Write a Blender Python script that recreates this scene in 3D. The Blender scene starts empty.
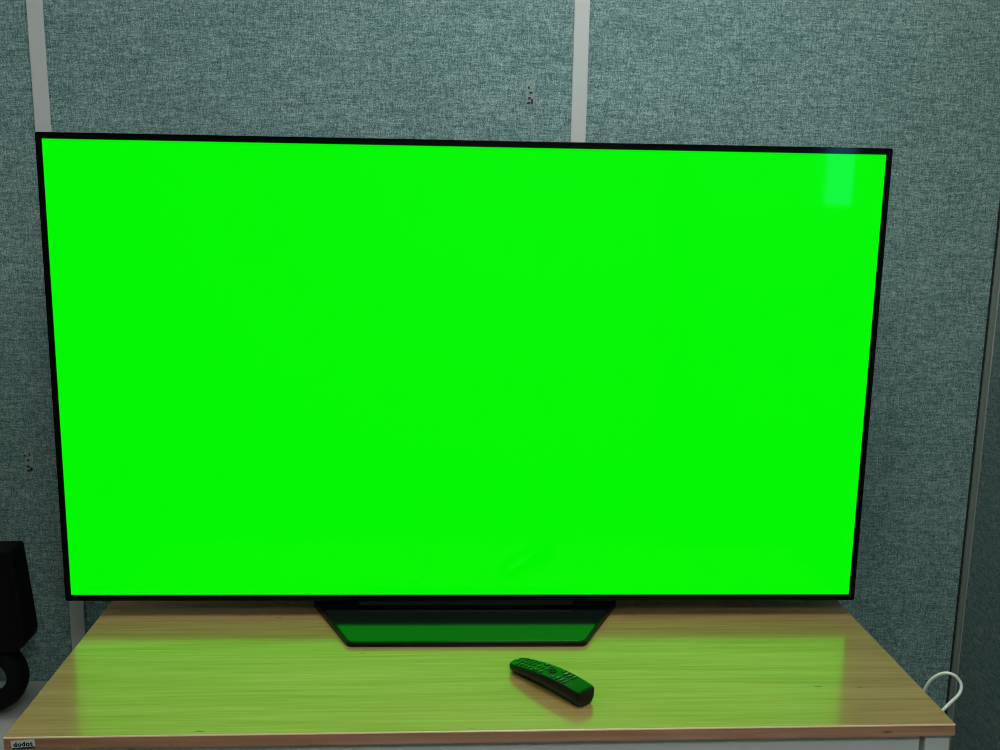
import bpy, bmesh, math, random
from mathutils import Matrix, Vector
random.seed(7)
sc = bpy.context.scene
C = sc.collection
PI = math.pi

# ------------------------------------------------------------------ helpers
def link(name, me, mat=None, parent=None):
    o = bpy.data.objects.new(name, me)
    C.objects.link(o)
    if mat is not None:
        if isinstance(mat, (list, tuple)):
            for m in mat: me.materials.append(m)
        else:
            me.materials.append(mat)
    if parent is not None: o.parent = parent
    return o

def obj(name, bm, mat, parent=None, smooth=False, bevel=0.0, segs=2):
    bmesh.ops.recalc_face_normals(bm, faces=bm.faces[:]); bm.normal_update()
    for f in bm.faces:                       # curved walls shade smooth, flat faces stay flat
        f.smooth = smooth or any(len(e.link_faces) == 2 and 0.02 < e.calc_face_angle(0) < 0.55 for e in f.edges)
    if bevel > 0:
        es = [e for e in bm.edges if len(e.link_faces) == 2 and e.calc_face_angle(0) > 0.55]
        r = bmesh.ops.bevel(bm, geom=es, offset=bevel, segments=segs, profile=0.5, affect='EDGES', clamp_overlap=True)
        for f in r['faces']: f.smooth = True
        bmesh.ops.recalc_face_normals(bm, faces=bm.faces[:])
    bm.normal_update()
    for e in bm.edges:
        if len(e.link_faces) == 2 and e.calc_face_angle(0) > 0.61: e.smooth = False
    me = bpy.data.meshes.new(name)
    bm.to_mesh(me); bm.free()
    return link(name, me, mat, parent)

def box(bm, x0, x1, y0, y1, z0, z1):
    v = [bm.verts.new(p) for p in ((x0,y0,z0),(x1,y0,z0),(x1,y1,z0),(x0,y1,z0),(x0,y0,z1),(x1,y0,z1),(x1,y1,z1),(x0,y1,z1))]
    for f in ((3,2,1,0),(4,5,6,7),(0,1,5,4),(1,2,6,5),(2,3,7,6),(3,0,4,7)):
        bm.faces.new([v[i] for i in f])
    return bm

def nbox(*a): return box(bmesh.new(), *a)

def ring_xz(bm, outer, inner, y0, y1):
    """frame between two point loops (same count) in the xz plane"""
    n = len(outer)
    of = [bm.verts.new((x, y0, z)) for x, z in outer]; ob = [bm.verts.new((x, y1, z)) for x, z in outer]
    nf = [bm.verts.new((x, y0, z)) for x, z in inner]; nb = [bm.verts.new((x, y1, z)) for x, z in inner]
    for i in range(n):
        j = (i + 1) % n
        bm.faces.new((of[i], of[j], nf[j], nf[i])); bm.faces.new((ob[j], ob[i], nb[i], nb[j]))
        bm.faces.new((of[j], of[i], ob[i], ob[j])); bm.faces.new((nf[i], nf[j], nb[j], nb[i]))
    return bm

def rrect(x0, x1, z0, z1, r, n=5):
    pts = []
    for cx, cz, a in ((x1-r, z1-r, 0), (x0+r, z1-r, 90), (x0+r, z0+r, 180), (x1-r, z0+r, 270)):
        for k in range(n + 1):
            t = math.radians(a + 90 * k / n)
            pts.append((cx + r*math.cos(t), cz + r*math.sin(t)))
    return pts

def prism(bm, pts, axis, a, b):
    """extrude a closed 2-D outline along an axis (0 x, 1 y, 2 z) from a to b"""
    def P(u, v, w):
        return (w, u, v) if axis == 0 else (u, w, v) if axis == 1 else (u, v, w)
    A = [bm.verts.new(P(u, v, a)) for u, v in pts]; B = [bm.verts.new(P(u, v, b)) for u, v in pts]
    bm.faces.new(A[::-1]); bm.faces.new(B)
    for i in range(len(pts)):
        j = (i + 1) % len(pts)
        bm.faces.new((A[i], A[j], B[j], B[i]))
    return bm

def tube(bm, pts, r, n=10, caps=True):
    pts = [Vector(p) for p in pts]
    rings = []; up = Vector((0.13, 0.31, 0.94)).normalized()
    for i, p in enumerate(pts):
        t = (pts[min(i+1, len(pts)-1)] - pts[max(i-1, 0)]).normalized()
        a = up - t * up.dot(t); a.normalize(); b = t.cross(a); up = a
        rings.append([bm.verts.new(p + (a*math.cos(2*PI*k/n) + b*math.sin(2*PI*k/n)) * r) for k in range(n)])
    for i in range(len(rings)-1):
        for k in range(n):
            bm.faces.new((rings[i][k], rings[i][(k+1) % n], rings[i+1][(k+1) % n], rings[i+1][k]))
    if caps: bm.faces.new(rings[0][::-1]); bm.faces.new(rings[-1])
    return bm

def spline(ctrl, per=10):
    P = [Vector(p) for p in ctrl]; P = [P[0]*2-P[1]] + P + [P[-1]*2-P[-2]]
    out = []
    for i in range(1, len(P)-2):
        for k in range(per):
            t = k / per
            a, b, c, d = P[i-1], P[i], P[i+1], P[i+2]
            out.append(0.5*((2*b) + (c-a)*t + (2*a-5*b+4*c-d)*t*t + (3*b-a-3*c+d)*t**3))
    out.append(P[-2]); return out

def tag(o, label, cat, group=None, kind=None):
    o['label'] = label; o['category'] = cat
    if group: o['group'] = group
    if kind: o['kind'] = kind
    return o

def thing(name, label, cat, loc=(0, 0, 0), rotz=0.0, group=None):
    o = bpy.data.objects.new(name, None); C.objects.link(o)
    o.empty_display_size = 0.05
    o.location = loc; o.rotation_euler = (0, 0, rotz)
    return tag(o, label, cat, group)

def struct(o, label=None, cat=None):
    o['kind'] = 'structure'
    if label: o['label'] = label
    if cat: o['category'] = cat
    return o

# ------------------------------------------------------------------ materials
def mat(name, col, rough=0.5, metal=0.0, ior=1.5, emit=None, es=0.0):
    m = bpy.data.materials.new(name); m.use_nodes = True
    b = m.node_tree.nodes['Principled BSDF']
    b.inputs['Base Color'].default_value = (*col, 1); b.inputs['Roughness'].default_value = rough
    b.inputs['Metallic'].default_value = metal; b.inputs['IOR'].default_value = ior
    if emit:
        b.inputs['Emission Color'].default_value = (*emit, 1); b.inputs['Emission Strength'].default_value = es
    return m

def N(nt, typ, **kw):
    n = nt.nodes.new(typ)
    for k, v in kw.items(): setattr(n, k, v)
    return n

def mottled(name, c1, c2, scale, rough, ior=1.5, metal=0.0, bump=0.0):
    m = mat(name, c1, rough, metal, ior); nt = m.node_tree; b = nt.nodes['Principled BSDF']
    tc = N(nt, 'ShaderNodeTexCoord'); nz = N(nt, 'ShaderNodeTexNoise')
    nz.inputs['Scale'].default_value = scale; nz.inputs['Detail'].default_value = 3
    nt.links.new(tc.outputs['Object'], nz.inputs['Vector'])
    mx = N(nt, 'ShaderNodeMix', data_type='RGBA')
    mx.inputs[6].default_value = (*c1, 1); mx.inputs[7].default_value = (*c2, 1)
    nt.links.new(nz.outputs['Fac'], mx.inputs[0]); nt.links.new(mx.outputs[2], b.inputs['Base Color'])
    if bump:
        bp = N(nt, 'ShaderNodeBump'); bp.inputs['Strength'].default_value = bump; bp.inputs['Distance'].default_value = 0.001
        nt.links.new(nz.outputs['Fac'], bp.inputs['Height']); nt.links.new(bp.outputs['Normal'], b.inputs['Normal'])
    return m

def fabric(name, flat_axis, k_=1.0):
    """woven wall covering: long thin threads both ways over a soft mottle. flat_axis = the axis the wall is flat in"""
    m = mat(name, (0.2, 0.3, 0.28), 0.85); nt = m.node_tree; b = nt.nodes['Principled BSDF']
    b.inputs['Specular IOR Level'].default_value = 0.25
    tc = N(nt, 'ShaderNodeTexCoord')
    def noise(sx, sz, detail=2.0, rough=0.6):
        mp = N(nt, 'ShaderNodeMapping')
        mp.inputs['Scale'].default_value = (sx, 1, sz) if flat_axis == 1 else (1, sx, sz)
        nt.links.new(tc.outputs['Object'], mp.inputs['Vector'])
        n = N(nt, 'ShaderNodeTexNoise'); n.inputs['Scale'].default_value = 1.0
        n.inputs['Detail'].default_value = detail; n.inputs['Roughness'].default_value = rough
        nt.links.new(mp.outputs['Vector'], n.inputs['Vector']); return n.outputs['Fac']
    def math_(op, a, b_):
        n = N(nt, 'ShaderNodeMath', operation=op)
        for i, q in enumerate((a, b_)):
            if isinstance(q, (int, float)): n.inputs[i].default_value = q
            else: nt.links.new(q, n.inputs[i])
        return n.outputs[0]
    weft = noise(60, 420); warp = noise(420, 60); fine = noise(520, 520, 1.0)
    blot = noise(9, 9, 3.0); slub = noise(14, 150, 1.0)
    s = math_('ADD', math_('MULTIPLY', weft, 0.25), math_('MULTIPLY', warp, 0.22))
    s = math_('ADD', s, math_('MULTIPLY', fine, 0.40))
    s = math_('ADD', s, math_('MULTIPLY', slub, 0.09))
    s = math_('ADD', s, math_('MULTIPLY', blot, 0.04))
    rp = N(nt, 'ShaderNodeValToRGB'); e = rp.color_ramp.elements
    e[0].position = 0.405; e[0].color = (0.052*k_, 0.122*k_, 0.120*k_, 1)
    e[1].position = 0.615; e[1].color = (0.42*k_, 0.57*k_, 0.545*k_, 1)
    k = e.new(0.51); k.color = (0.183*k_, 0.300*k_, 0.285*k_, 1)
    nt.links.new(s, rp.inputs['Fac']); nt.links.new(rp.outputs['Color'], b.inputs['Base Color'])
    bp = N(nt, 'ShaderNodeBump'); bp.inputs['Strength'].default_value = 0.25; bp.inputs['Distance'].default_value = 0.001
    nt.links.new(s, bp.inputs['Height']); nt.links.new(bp.outputs['Normal'], b.inputs['Normal'])
    return m

def wood(name, dark, mid, light, rough, ior, contrast=1.0):
    m = mat(name, mid, rough, 0, ior); nt = m.node_tree; b = nt.nodes['Principled BSDF']
    tc = N(nt, 'ShaderNodeTexCoord')
    def noise(sc3, detail, rg=0.55, dist=0.0):
        mp = N(nt, 'ShaderNodeMapping'); mp.inputs['Scale'].default_value = sc3
        nt.links.new(tc.outputs['Object'], mp.inputs['Vector'])
        n = N(nt, 'ShaderNodeTexNoise'); n.inputs['Scale'].default_value = 1.0
        n.inputs['Detail'].default_value = detail; n.inputs['Roughness'].default_value = rg; n.inputs['Distortion'].default_value = dist
        nt.links.new(mp.outputs['Vector'], n.inputs['Vector']); return n.outputs['Fac']
    a = noise((1.6, 26, 26), 4, 0.6, 0.6); f = noise((5, 190, 190), 3, 0.6)
    mx = N(nt, 'ShaderNodeMix', data_type='FLOAT'); mx.inputs[0].default_value = 0.42
    nt.links.new(a, mx.inputs[2]); nt.links.new(f, mx.inputs[3])
    rp = N(nt, 'ShaderNodeValToRGB'); e = rp.color_ramp.elements
    w = 0.20 / contrast
    e[0].position = 0.5 - w; e[0].color = (*dark, 1); e[1].position = 0.5 + w; e[1].color = (*light, 1)
    k = e.new(0.5); k.color = (*mid, 1)
    nt.links.new(mx.outputs[0], rp.inputs['Fac'])
    # small dark knots / pores
    vo = N(nt, 'ShaderNodeTexVoronoi'); mp = N(nt, 'ShaderNodeMapping'); mp.inputs['Scale'].default_value = (5.2, 17, 17)
    nt.links.new(tc.outputs['Object'], mp.inputs['Vector']); nt.links.new(mp.outputs['Vector'], vo.inputs['Vector']); vo.inputs['Scale'].default_value = 1.0
    kr = N(nt, 'ShaderNodeValToRGB'); ke = kr.color_ramp.elements
    ke[0].position = 0.02; ke[0].color = (0.45, 0.42, 0.38, 1); ke[1].position = 0.055; ke[1].color = (1, 1, 1, 1)
    nt.links.new(vo.outputs['Distance'], kr.inputs['Fac'])
    ml = N(nt, 'ShaderNodeMix', data_type='RGBA', blend_type='MULTIPLY'); ml.inputs[0].default_value = 1.0
    nt.links.new(rp.outputs['Color'], ml.inputs[6]); nt.links.new(kr.outputs['Color'], ml.inputs[7])
    nt.links.new(ml.outputs[2], b.inputs['Base Color'])
    return m

M_fab_back = fabric('teal_wall_fabric', 1)
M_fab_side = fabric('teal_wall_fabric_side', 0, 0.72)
M_strip = mottled('grey_white_strip', (0.60, 0.61, 0.585), (0.56, 0.57, 0.55), 30, 0.45)
M_corner = mottled('grey_green_corner_trim', (0.20, 0.25, 0.22), (0.17, 0.22, 0.195), 40, 0.4)
M_lip_trim = mat('trim_edge_highlight', (0.36, 0.40, 0.37), 0.4)  # paler colour paints the highlight along the corner trim's right edge
M_seam = mat('dark_seam', (0.012, 0.02, 0.018), 0.9)
M_ceiling = mottled('white_ceiling', (0.72, 0.72, 0.70), (0.66, 0.66, 0.64), 25, 0.9)
M_floor = wood('grey_vinyl_floor', (0.09, 0.08, 0.07), (0.13, 0.118, 0.10), (0.17, 0.155, 0.135), 0.5, 1.45)
M_plain = mottled('pale_grey_wall', (0.30, 0.33, 0.32), (0.27, 0.30, 0.29), 14, 0.85)
M_oak = wood('oak_laminate', (0.29, 0.168, 0.055), (0.425, 0.265, 0.096), (0.54, 0.35, 0.14), 0.175, 2.55)
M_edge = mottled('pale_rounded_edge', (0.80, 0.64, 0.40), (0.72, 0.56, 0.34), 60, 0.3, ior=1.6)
M_band = wood('brown_edge_band', (0.33, 0.155, 0.08), (0.50, 0.25, 0.14), (0.63, 0.36, 0.22), 0.4, 1.5, 1.2)
M_white = mottled('white_lacquer', (0.82, 0.82, 0.78), (0.77, 0.77, 0.73), 20, 0.4)
M_cab = mottled('pale_grey_laminate', (0.40, 0.42, 0.39), (0.37, 0.39, 0.36), 20, 0.45)
M_bezel = mottled('black_glass_bezel', (0.002, 0.0025, 0.0025), (0.003, 0.003, 0.003), 60, 0.08)
M_bezel.node_tree.nodes['Principled BSDF'].inputs['Specular IOR Level'].default_value = 0.14
M_tvback = mottled('black_plastic_housing', (0.012, 0.012, 0.012), (0.018, 0.018, 0.018), 50, 0.45)
M_screen = mat('lit_green_screen', (0.003, 0.003, 0.003), 0.04, 0, 1.5, (0.0, 1.0, 0.0), 0.93)
M_screen.node_tree.nodes['Principled BSDF'].inputs['Specular IOR Level'].default_value = 0.10
M_stand = mottled('dark_satin_metal', (0.006, 0.008, 0.008), (0.008, 0.010, 0.010), 80, 0.12, ior=1.8)
M_lip = mat('black_stand_edge', (0.002, 0.003, 0.002), 0.4)
M_lip.node_tree.nodes['Principled BSDF'].inputs['Specular IOR Level'].default_value = 0.2
M_rbody = mottled('black_remote_plastic', (0.003, 0.004, 0.003), (0.005, 0.005, 0.005), 120, 0.45)
M_rbody.node_tree.nodes['Principled BSDF'].inputs['Specular IOR Level'].default_value = 0.25
M_rtop = mottled('satin_black_remote_face', (0.004, 0.005, 0.005), (0.006, 0.007, 0.006), 150, 0.18, ior=1.65)
M_btn = mat('dark_grey_button', (0.014, 0.016, 0.015), 0.35)
M_btn_mark = mat('pale_button_mark', (0.30, 0.31, 0.30), 0.5)
M_wheel = mat('black_rubber_wheel', (0.003, 0.003, 0.003), 0.55)
M_black = mottled('matte_black_plastic', (0.002, 0.003, 0.002), (0.003, 0.004, 0.003), 60, 0.7)
M_black.node_tree.nodes['Principled BSDF'].inputs['Specular IOR Level'].default_value = 0.12
M_mesh = mottled('black_speaker_cloth', (0.002, 0.003, 0.002), (0.004, 0.005, 0.004), 700, 0.9)
M_mesh.node_tree.nodes['Principled BSDF'].inputs['Specular IOR Level'].default_value = 0.1
M_cable = mottled('white_cable_sheath', (0.78, 0.80, 0.76), (0.74, 0.76, 0.72), 60, 0.4)
M_paper = mat('white_label_paper', (0.74, 0.74, 0.74), 0.5)
M_ink = mat('black_ink', (0.008, 0.008, 0.01), 0.6)
M_dark_label = mat('dark_label_print', (0.035, 0.037, 0.042), 0.5)
M_frame = mat('white_window_frame', (0.7, 0.7, 0.7), 0.4)
M_pane = mat('added_glowing_pane', (0.05, 0.05, 0.05), 0.1, 0, 1.5, (0.12, 0.58, 1.0), 6.0)  # glow of the added window, put in for its screen reflection
M_lamp = mat('lit_diffuser', (0.8, 0.8, 0.8), 0.5, 0, 1.5, (1.0, 0.985, 0.95), 13.3)
M_lamp_low = mat('lit_faint_diffuser', (0.8, 0.8, 0.8), 0.5, 0, 1.5, (1.0, 0.985, 0.95), 6.0)
M_lamp_soft = mat('lit_dimmer_diffuser', (0.8, 0.8, 0.8), 0.5, 0, 1.5, (1.0, 0.985, 0.95), 19.0)
M_clear = mat('clear_plastic_patch', (0.42, 0.58, 0.54), 0.25, 0, 1.45)
M_clear.node_tree.nodes['Principled BSDF'].inputs['Alpha'].default_value = 0.4

# ------------------------------------------------------------------ the setting
WY = 0.25                    # face of the back wall
WX = 1.0748                  # face of the right wall
FZ, CZ = -0.73, 1.86         # floor, ceiling
LX, BY = -2.4, -3.6
struct(obj('wall_back', nbox(LX-0.1, WX+0.1, WY, WY+0.1, FZ, CZ), M_fab_back))
# right wall, with the opening of the narrow added window
W0, W1, WZ0, WZ1 = -1.37, -1.055, 0.735, 1.45
bm = bmesh.new()
box(bm, WX, WX+0.1, BY, W0, FZ, CZ); box(bm, WX, WX+0.1, W1, WY-0.0005, FZ, CZ)
box(bm, WX, WX+0.1, W0, W1, FZ, WZ0); box(bm, WX, WX+0.1, W0, W1, WZ1, CZ)
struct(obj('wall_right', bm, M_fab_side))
struct(obj('wall_left', nbox(LX-0.1, LX, BY, WY-0.0005, FZ, CZ), M_plain))
struct(obj('wall_front', nbox(LX-0.1, WX+0.1, BY-0.1, BY, FZ, CZ), M_plain))
struct(obj('floor', nbox(LX-0.1, WX+0.1, BY-0.1, WY+0.1, FZ-0.1, FZ), M_floor))
struct(obj('ceiling', nbox(LX-0.1, WX+0.1, BY-0.1, WY+0.1, CZ, CZ+0.1), M_ceiling))

def strip(name, pts, half, y0):
    """batten covering a panel joint; pts = (x, z) centre line bottom to top"""
    bm = bmesh.new()
    (xa, za), (xb, zb) = pts
    v = []
    for y in (y0, WY - 0.0003):
        for x, z in ((xa-half, za), (xa+half, za), (xb+half, zb), (xb-half, zb)):
            v.append(bm.verts.new((x, y, z)))
    for f in ((0,1,2,3),(7,6,5,4),(0,4,5,1),(1,5,6,2),(2,6,7,3),(3,7,4,0)): bm.faces.new([v[i] for i in f])
    return struct(obj(name, bm, M_strip, bevel=0.0012))
strip('trim_1', ((-0.7990, FZ), (-0.8135, CZ)), 0.0148, WY-0.004)
strip('trim_2', ((0.2072, FZ), (0.2098, CZ)), 0.0145, WY-0.004)
# corner trim: dark joint, then a slim metal angle
t3 = struct(obj('trim_3', nbox(1.0620, 1.0722, WY-0.006, WY-0.0003, FZ, CZ), M_corner, bevel=0.002))
obj('seam', nbox(1.0578, 1.0619, WY-0.0012, WY-0.0002, FZ, CZ), M_seam, t3)
obj('angle_lip', nbox(1.0723, 1.0743, WY-0.008, WY-0.0003, FZ, CZ), M_lip_trim, t3, bevel=0.0006)

# unseen narrow side window, added to make the pale patch mirrored in the screen
w = struct(bpy.data.objects.new('added_window_1', None)); C.objects.link(w)
fo = [(W0, WZ0), (W1, WZ0), (W1, WZ1), (W0, WZ1)]
bm = bmesh.new()
bx = 0.012
box(bm, WX+0.03, WX+0.07, W0+0.0005, W0+bx, WZ0+0.0005, WZ1-0.0005); box(bm, WX+0.03, WX+0.07, W1-bx, W1-0.0005, WZ0+0.0005, WZ1-0.0005)
box(bm, WX+0.03, WX+0.07, W0+bx, W1-bx, WZ0+0.0005, WZ0+bx); box(bm, WX+0.03, WX+0.07, W0+bx, W1-bx, WZ1-bx, WZ1-0.0005)
obj('window_frame', bm, M_frame, w)
obj('pane', nbox(WX+0.035, WX+0.043, W0+bx+0.0005, W1-bx-0.0005, WZ0+bx+0.0005, WZ1-bx-0.0005), M_pane, w)

# unseen ceiling lights, added to produce the room's lighting
def added_ceiling_light(x, y, label, lamp):
    t = thing('added_ceiling_light', label, 'added ceiling light', (x, y, CZ))
    a, bq = 0.31, 0.295
    bm = bmesh.new()
    o = [(-a, -a), (a, -a), (a, a), (-a, a)]; i = [(-bq, -bq), (bq, -bq), (bq, bq), (-bq, bq)]
    n = 4
    for z0, z1 in ((-0.02, -0.001),):
        A = [bm.verts.new((p[0], p[1], z0)) for p in o]; B = [bm.verts.new((p[0], p[1], z1)) for p in o]
        D = [bm.verts.new((p[0], p[1], z0)) for p in i]; E_ = [bm.verts.new((p[0], p[1], z1)) for p in i]
        for k in range(4):
            j = (k+1) % 4
            bm.faces.new((A[k], A[j], D[j], D[k])); bm.faces.new((B[k], B[j], E_[j], E_[k]))
            bm.faces.new((A[k], A[j], B[j], B[k])); bm.faces.new((D[k], D[j], E_[j], E_[k]))
    obj('frame', bm, M_white, t)
    obj('diffuser', nbox(-bq+0.001, bq-0.001, -bq+0.001, bq-0.001, -0.014, -0.003), lamp, t)
    return t
added_ceiling_light(0.28, -0.62, 'added unseen square white ceiling light panel close to the wall above the television', M_lamp)
added_ceiling_light(-1.55, -0.36, 'added unseen square white ceiling light panel close to the wall above the low cabinet', M_lamp_low)
added_ceiling_light(0.30, -2.30, 'added unseen square white ceiling light panel at the rear of the room', M_lamp_soft)

# ------------------------------------------------------------------ desk
RZ = 0.0136
desk = thing('desk', 'oak-topped desk with white legs standing under the large television', 'desk', (0, 0, 0), RZ)
X0, X1, Y0, Y1, TH = -0.6685, 0.7268, -0.3946, 0.2000, 0.0190
top = obj('tabletop', nbox(X0, X1, Y0, Y1, -TH, 0), M_oak, desk, bevel=0.0020, segs=4)
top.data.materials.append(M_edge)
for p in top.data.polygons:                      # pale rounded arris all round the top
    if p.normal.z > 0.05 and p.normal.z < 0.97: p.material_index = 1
obj('edge_band', nbox(X0+0.0010, X1-0.0010, Y0-0.0006, Y0+0.0009, -TH, -0.0019), M_band, top, bevel=0.0003)
LB = FZ
for (lx0, lx1, ly0, ly1) in ((X0+0.0025, X0+0.0405, Y0+0.008, Y0+0.048), (X1-0.0405, X1-0.0025, Y0+0.008, Y0+0.048),
                             (X0+0.0025, X0+0.0405, Y1-0.048, Y1-0.008), (X1-0.0405, X1-0.0025, Y1-0.048, Y1-0.008)):
    obj('leg', nbox(lx0, lx1, ly0, ly1, LB, -TH-0.0005), M_white, desk, bevel=0.002)
ay = Y0 + 0.013
obj('apron', nbox(X0+0.0410, X1-0.0470, ay, ay+0.018, -0.10, -TH-0.0005), M_white, desk, bevel=0.001)
obj('apron', nbox(X0+0.0410, X1-0.0410, Y1-0.036, Y1-0.018, -0.10, -TH-0.0005), M_white, desk, bevel=0.001)
for sx in (X0+0.014, X1-0.032):
    obj('side_rail', nbox(sx, sx+0.018, Y0+0.0485, Y1-0.0485, -0.08, -TH-0.0005), M_white, desk, bevel=0.001)

# printed sticker on the front edge
st = obj('sticker', nbox(-0.0165, 0.0165, -0.0004, 0.0, -0.0075, 0.0055), M_paper, desk)
st['label'] = 'small white sticker printed dodot'
st.location = (-0.6408, Y0-0.0008, -0.0097); st.rotation_euler = (0, math.radians(-4.0), 0)
cu = bpy.data.curves.new('lettering', 'FONT'); cu.body = 'dodot'
cu.size = 0.0098; cu.align_x = 'CENTER'; cu.extrude = 0.0001; cu.offset = 0.0004; cu.space_character = 1.12
tmp = bpy.data.objects.new('text_source', cu); C.objects.link(tmp)
bpy.context.view_layer.update()
tme = bpy.data.meshes.new_from_object(tmp.evaluated_get(bpy.context.evaluated_depsgraph_get()))
bpy.data.objects.remove(tmp); bpy.data.curves.remove(cu)
tme.name = 'lettering'; tme.materials.clear()
lt = link('lettering', tme, M_ink)
lt.parent = st; lt.location = (0, -0.0006, -0.0036); lt.rotation_euler = (PI/2, 0, 0)
obj('dark_band', nbox(-0.0155, 0.0165, -0.0008, -0.00045, -0.0075, -0.0052), M_dark_label, st)

# ------------------------------------------------------------------ television
tv = thing('television', 'large flat television showing a plain bright green screen', 'television', (0, 0, 0))
SW, SB, ST = 0.71425, 0.0442, 0.8477
OX, OB, OT = 0.7252, 0.0325, 0.8588
bm = ring_xz(bmesh.new(), rrect(-OX, OX, OB, OT, 0.004), rrect(-SW-0.0002, SW+0.0002, SB-0.0002, ST+0.0002, 0.0003), 0.0, 0.007)
obj('bezel', bm, M_bezel, tv, bevel=0.0006)
obj('screen', nbox(-SW, SW, 0.0006, 0.006, SB, ST), M_screen, tv)
bm = prism(bmesh.new(), rrect(-OX+0.002, OX-0.002, OB+0.002, OT-0.002, 0.004), 1, 0.0071, 0.010)
obj('back_panel', bm, M_tvback, tv)
bm = prism(bmesh.new(), rrect(-0.56, 0.56, OB+0.012, 0.46, 0.02), 1, 0.0101, 0.046)
obj('rear_housing', bm, M_tvback, tv, bevel=0.006)
# stand: low sloping trapezoid plate with a dark rounded lip, and the neck behind the panel
def zt(y): return 0.0085 + (y + 0.117) * 0.04
FW = 0.2055
def stand_outline(inset=0.0):
    pts = []
    fl = Vector((-FW+inset*0.6, -0.1225+inset)); fr = Vector((FW-inset*0.6, -0.1225+inset))
    sl = Vector((-0.2640+inset, 0.002)); sr = Vector((0.2640-inset, 0.002))
    r = 0.010
    def corner(p, a, b):
        da = (a-p).normalized()*r; db = (b-p).normalized()*r
        out = []
        for k in range(6):
            t = k/5
            out.append((1-t)**2*(p+da) + 2*t*(1-t)*p + t*t*(p+db))
        return out
    pts += corner(fl, sl, fr); pts += corner(fr, fl, sr)
    pts += [sr, Vector((0.285-inset, 0.045)), Vector((0.285-inset, 0.115)), Vector((-0.285+inset, 0.115)), Vector((-0.285+inset, 0.045)), sl]
    return pts
bm = bmesh.new(); o = stand_outline()
A = [bm.verts.new((p.x, p.y, 0.0002)) for p in o]; B = [bm.verts.new((p.x, p.y, min(zt(p.y), 0.019) - 0.0004)) for p in o]
bm.faces.new(A[::-1]); bm.faces.new(B)
for i in range(len(o)):
    j = (i+1) % len(o); bm.faces.new((A[i], A[j], B[j], B[i]))
sbase = obj('stand_base', bm, M_lip, tv, bevel=0.0008)
bm = bmesh.new(); o = stand_outline(0.0045)
o = [p for p in o if p.y < 0.03]
A = [bm.verts.new((p.x, p.y, zt(p.y) - 0.0012)) for p in o]; B = [bm.verts.new((p.x, p.y, zt(p.y) + 0.0004)) for p in o]
bm.faces.new(A[::-1]); bm.faces.new(B)
for i in range(len(o)):
    j = (i+1) % len(o); bm.faces.new((A[i], A[j], B[j], B[i]))
obj('top_plate', bm, M_stand, sbase, bevel=0.0006)
obj('stand_neck', nbox(-0.20, 0.20, 0.012, 0.044, 0.017, 0.0440), M_tvback, tv, bevel=0.003)

# ------------------------------------------------------------------ remote control
rd = Vector((0.647, -0.763)); rang = math.atan2(rd.y, rd.x)
RL = 0.162
rem = thing('remote_control', 'curved black remote control lying on the desk before the television', 'remote control',
            (0.1292, -0.2625, 0.0), rang)
def r_w(s):                         # half width in plan
    w = 0.0190 + 0.0022*math.sin(PI*min(max(s, 0), 1)*0.9)
    if s < 0.10: w *= math.sqrt(max(0.0, 1-((0.10-s)/0.10)**2))*0.72 + 0.28
    if s > 0.955: w *= math.sqrt(max(0.0, 1-((s-0.955)/0.045)**2))*0.22 + 0.78
    return w
def r_top(s): return 0.0135 + 0.0150*math.sin(PI*(0.03+0.68*s))
def r_bot(s):
    b = 0.0060*math.sin(PI*s) + 0.0015*(1-s)
    if s < 0.06: b += (0.06-s)*0.04
    if s > 0.93: b += ((s-0.93)/0.07)**2*0.002
    return b
def section(s):
    w, t, b = r_w(s), r_top(s), r_bot(s)
    h = t-b
    P = []
    for u, v in ((-1, 0.86), (-1.0, 0.55), (-0.93, 0.28), (-0.72, 0.07), (-0.35, 0), (0, 0), (0.35, 0), (0.72, 0.07), (0.93, 0.28), (1.0, 0.55), (1, 0.86),
                 (0.93, 0.965), (0.6, 0.99), (0, 1.0), (-0.6, 0.99), (-0.93, 0.965)):
        P.append((u*w, b + v*h))
    return P
bm = bmesh.new(); rings = []
S = [0, 0.008, 0.025, 0.05, 0.09] + [0.13+0.04*k for k in range(20)] + [0.92, 0.945, 0.965, 0.98, 0.992, 1.0]
for s in S:
    rings.append([bm.verts.new(((s-0.5)*RL, y, z)) for y, z in section(s)])
for i in range(len(rings)-1):
    n = len(rings[i])
    for k in range(n):
        bm.faces.new((rings[i][k], rings[i][(k+1) % n], rings[i+1][(k+1) % n], rings[i+1][k]))
bm.faces.new(rings[0][::-1]); bm.faces.new(rings[-1])
rb = obj('body', bm, M_rbody, rem, smooth=True)
def r_pt(s, u, lift=0.0):
    z = r_bot(s) + (r_top(s)-r_bot(s))*(1.0 - 0.012*u*u)
    return Vector(((s-0.5)*RL, u*r_w(s), z+lift))
bm = bmesh.new(); rows = []
SS = [0.02+0.028*k for k in range(35)]
SS = [s for s in SS if s < 0.975] + [0.978]
for s in SS: rows.append([bm.verts.new(r_pt(s, u, 0.0003 if abs(u) > 0.8 else 0.0006)) for u in (-0.88, -0.6, -0.3, 0, 0.3, 0.6, 0.88)])
for i in range(len(rows)-1):
    for k in range(6): bm.faces.new((rows[i][k], rows[i][k+1], rows[i+1][k+1], rows[i+1][k]))
obj('face_panel', bm, M_rtop, rem, smooth=True)
def r_mat(s, u, lift):
    p = r_pt(s, u, lift); q = r_pt(s+0.01, u, lift)
    x = (q-p).normalized(); y = Vector((0, 1, 0)); z = x.cross(y).normalized()
    m = Matrix((x, y, z)).transposed().to_4x4(); m.translation = p
    return m
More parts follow.
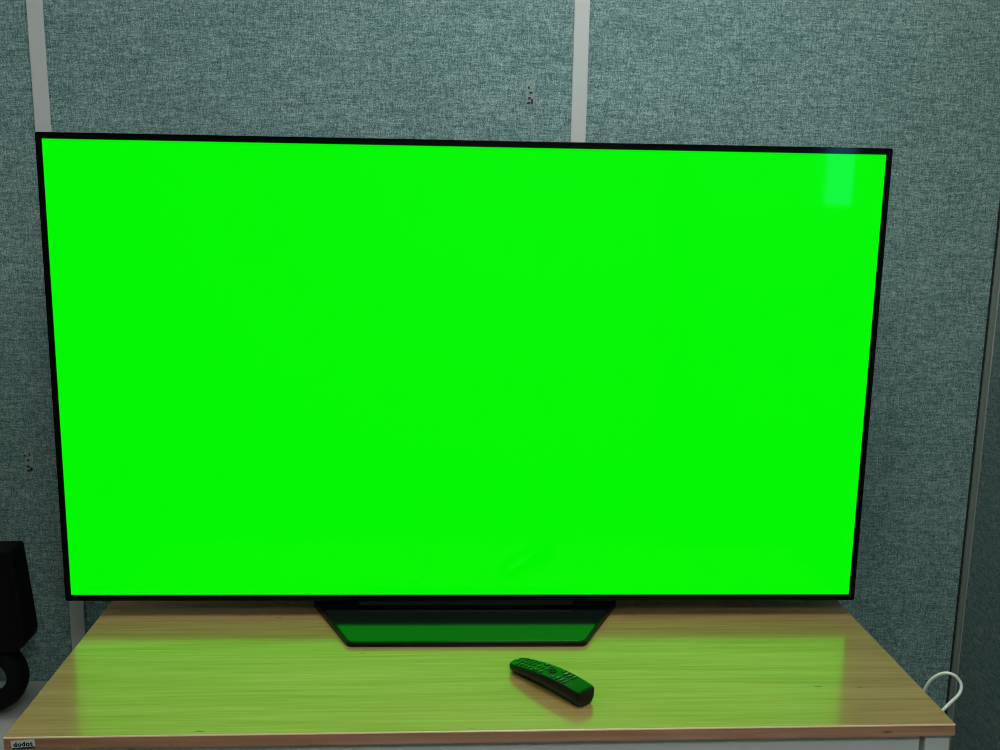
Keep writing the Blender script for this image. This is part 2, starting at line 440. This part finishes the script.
def button(s, u, lx, ly, mark=None, name='button', h=0.0011, m=None, label=None):
    bm = prism(bmesh.new(), rrect(-lx, lx, -ly, ly, min(lx, ly)*0.8, 4), 2, 0.0, h)
    o = obj(name, bm, m or M_btn, rem, bevel=0.0003)
    o.matrix_local = r_mat(s, u, 0.0005)
    if label: o['label'] = label
    if mark:
        k = obj('legend', prism(bmesh.new(), rrect(-mark[0], mark[0], -mark[1], mark[1], min(mark)*0.5, 3), 2, h, h+0.0002), M_btn_mark, o)
    return o
button(0.055, -0.0, 0.0020, 0.0020, (0.0009, 0.0009), 'power_button')
for r in range(4):
    for c in (-0.55, 0, 0.55): button(0.125+0.055*r, c, 0.0019, 0.0034, (0.0010, 0.0007))
for c in (-0.62, 0.62):
    button(0.385, c, 0.0052, 0.0026, (0.0009, 0.0012), 'rocker_button')
button(0.36, 0, 0.0017, 0.0028, (0.0006, 0.0012)); button(0.41, 0, 0.0017, 0.0028, (0.0006, 0.0012))
for c in (-0.6, 0, 0.6): button(0.462, c, 0.0019, 0.0030, (0.0009, 0.0008))
wb = bmesh.new()
NW = 28
prof = [(0.0068, 0.0), (0.0068, 0.0012), (0.0061, 0.0018), (0.0046, 0.0018), (0.0041, 0.0008), (0.0032, 0.0008), (0.0028, 0.0022), (0.0, 0.0024)]
pr = []
for (r, z) in prof[:-1]: pr.append([wb.verts.new((r*math.cos(2*PI*k/NW), r*math.sin(2*PI*k/NW), z)) for k in range(NW)])
for i in range(len(pr)-1):
    for k in range(NW): wb.faces.new((pr[i][k], pr[i][(k+1) % NW], pr[i+1][(k+1) % NW], pr[i+1][k]))
wb.faces.new(pr[-1]); wb.faces.new(pr[0][::-1])
ow = obj('scroll_wheel', wb, M_wheel, rem, smooth=True); ow.matrix_local = r_mat(0.535, 0.05, 0.0005)
for c in (-0.62, 0.62): button(0.62, c*0.98, 0.0018, 0.0030, (0.0010, 0.0010))
for i, (s, c, mk) in enumerate(((0.675, -0.45, (0.0009, 0.0022)), (0.675, 0.45, (0.0016, 0.0026)), (0.725, -0.45, (0.0004, 0.0042)), (0.725, 0.45, (0.0004, 0.0030)),
                 (0.775, -0.45, (0.0003, 0.0044)), (0.775, 0.45, (0.0003, 0.0040)))):
    button(s, c, 0.0021, 0.0066, mk, 'shortcut_button')

# ------------------------------------------------------------------ cabinet at the left, with the black device on it
CX1, CZT = -0.690, -0.2475
cab = thing('low_cabinet', 'low pale grey cabinet beside the left end of the desk', 'cabinet', (-0.99, 0.02, FZ))
def cb(a, b_, c, d, e, f): return nbox(a+0.99, b_+0.99, c-0.02, d-0.02, e-FZ, f-FZ)
obj('cabinet_top', cb(-1.29, CX1, -0.20, 0.240, CZT-0.018, CZT), M_cab, cab, bevel=0.0015)
obj('carcass', cb(-1.285, CX1-0.005, -0.180, 0.238, FZ+0.03, CZT-0.0185), M_cab, cab)
obj('plinth', cb(-1.27, CX1-0.02, -0.150, 0.230, FZ, FZ+0.0295), M_black, cab)
for k in range(2):
    z0 = FZ+0.04 + k*0.215
    d = obj('drawer', cb(-1.28, CX1-0.01, -0.198, -0.1805, z0, z0+0.207), M_cab, cab, bevel=0.0015)
    obj('handle', cb(-1.05, -0.93, -0.210, -0.1985, z0+0.165, z0+0.175), M_black, d, bevel=0.002)

dev = thing('speaker', 'black boxy speaker on a ring-shaped foot at the photo left edge', 'speaker', (-0.93, 0.105, CZT))
# body: tapered box with a rounded lower corner, wider towards the bottom
def outline_body():
    P = []
    xr_top, xr_bot, zt_, zb_ = 0.0800, 0.0955, 0.3460, 0.1420
    xl_top, xl_bot = -0.0800, -0.0955
    def arc(cx, cz, r, a0, a1, n=7):
        return [(cx+r*math.cos(math.radians(a0+(a1-a0)*k/n)), cz+r*math.sin(math.radians(a0+(a1-a0)*k/n))) for k in range(n+1)]
    P += arc(xr_bot-0.032, zb_+0.032, 0.032, -90, 5)
    P += arc(xr_top-0.006, zt_-0.006, 0.006, 8, 92, 4)
    P += arc(xl_top+0.006, zt_-0.010, 0.006, 88, 172, 4)
    P += arc(xl_bot+0.032, zb_+0.032, 0.032, 175, 270)
    return P
obj('cabinet_body', prism(bmesh.new(), outline_body(), 1, -0.030, 0.032), M_black, dev, bevel=0.004)
ob = outline_body(); cxm = sum(p[0] for p in ob)/len(ob); czm = sum(p[1] for p in ob)/len(ob)
obj('grille', prism(bmesh.new(), [(cxm+(x-cxm)*0.88, czm+(z-czm)*0.9) for x, z in ob], 1, -0.033, -0.0302), M_mesh, dev, bevel=0.001)
# ring foot, lying in the plane facing the room
bm = bmesh.new()
RC, RR, RT = (0.006, 0.0825), 0.0545, 0.0195
n, k_ = 48, 14
rg = []
for i in range(n):
    a = 2*PI*i/n
    c = Vector((RC[0]+RR*1.05*math.cos(a), 0, RC[1]+RR*math.sin(a)))
    o_ = Vector((math.cos(a), 0, math.sin(a)))
    rg.append([bm.verts.new(c + o_*RT*math.cos(2*PI*j/k_) + Vector((0, 1, 0))*0.026*math.sin(2*PI*j/k_)) for j in range(k_)])
for i in range(n):
    for j in range(k_):
        bm.faces.new((rg[i][j], rg[(i+1) % n][j], rg[(i+1) % n][(j+1) % k_], rg[i][(j+1) % k_]))
obj('ring_foot', bm, M_black, dev, smooth=True)
obj('foot_pad', nbox(-0.018, 0.016, -0.012, 0.012, 0.0, 0.0095), M_black, dev, bevel=0.002)

# ------------------------------------------------------------------ white cable arching beside the desk
pts = [(0.790, -0.150, -0.300), (0.773, -0.17, -0.119), (0.7769, -0.1768, -0.0814), (0.7816, -0.1836, -0.0536), (0.7867, -0.1905, -0.0316), (0.7959, -0.1973, -0.0172),
       (0.8074, -0.2041, -0.0101), (0.8198, -0.2109, -0.013), (0.8265, -0.2177, -0.0248), (0.8207, -0.2245, -0.0375), (0.8047, -0.2314, -0.0481), (0.7889, -0.2382, -0.0587),
       (0.7702, -0.245, -0.0745), (0.758, -0.248, -0.20), (0.765, -0.24, FZ+0.06), (0.78, -0.16, FZ+0.0035), (0.80, -0.02, FZ+0.0035)]
tag(obj('cable', tube(bmesh.new(), spline(pts, 10), 0.0027, 10), M_cable, smooth=True),
    'white cable looping up beside the right end of the desk', 'cable')

# ------------------------------------------------------------------ small clear patches left on the fabric wall
def patch(x, z, k, label):
    t = thing('adhesive_patch', label, 'adhesive patch', (x, WY, z))
    obj('clear_plate', prism(bmesh.new(), rrect(-0.009, 0.009, -0.024, 0.024, 0.003), 1, -0.0014, -0.0002), M_clear, t, bevel=0.0003)
    for (sx, sz, w, h) in k:
        obj('dark_speck', prism(bmesh.new(), rrect(sx-w, sx+w, sz-h, sz+h, min(w, h)*0.7, 3), 1, -0.0020, -0.0015), M_ink, t)
patch(0.1145, 0.9595, ((-0.003, -0.0180, 0.0034, 0.0022), (0.0035, -0.0150, 0.0018, 0.0050), (-0.0020, -0.0090, 0.0030, 0.0020), (0.001, 0.0015, 0.0030, 0.0016), (-0.003, 0.0105, 0.0018, 0.0022)),
      'small clear adhesive patch with dark specks above the television')
patch(-0.8790, 0.2225, ((-0.002, -0.0180, 0.0028, 0.0020), (0.0040, -0.0150, 0.0026, 0.0040), (-0.0020, -0.0090, 0.0032, 0.0020), (-0.001, 0.0035, 0.0024, 0.0020), (0.002, 0.0155, 0.0014, 0.0030), (-0.007, 0.013, 0.0016, 0.0022)),
      'small clear adhesive patch with dark specks left of the television')

# ------------------------------------------------------------------ world, camera, view
wd = bpy.data.worlds.new('World'); sc.world = wd; wd.use_nodes = True
wd.node_tree.nodes['Background'].inputs[0].default_value = (0.5, 0.6, 0.7, 1)
wd.node_tree.nodes['Background'].inputs[1].default_value = 0.3
cam = bpy.data.cameras.new('Camera'); co = bpy.data.objects.new('Camera', cam); C.objects.link(co)
cam.sensor_width = 36.0; cam.lens = 1004.63*36/1000; cam.clip_start = 0.01
def Rm(yaw, pitch, roll):
    return (Matrix.Rotation(yaw, 3, 'Z') @ Matrix.Rotation(pitch, 3, 'X') @ Matrix.Rotation(roll, 3, 'Y'))
m3 = Rm(-0.0456, -0.1844, -0.0175)
r_, f_, u_ = m3.col[0], m3.col[1], m3.col[2]
mw = Matrix((r_, u_, -f_)).transposed().to_4x4(); mw.translation = Vector((-0.0253, -1.7419, 0.7808))
co.matrix_world = mw
sc.camera = co
vs = sc.view_settings
vs.view_transform = 'Standard'; vs.look = 'None'; vs.gamma = 1.0; vs.exposure = 0.0; vs.use_curve_mapping = False
sc.cycles.use_denoising = True
sc.cycles.max_bounces = 10
sc.cycles.filter_width = 1.1
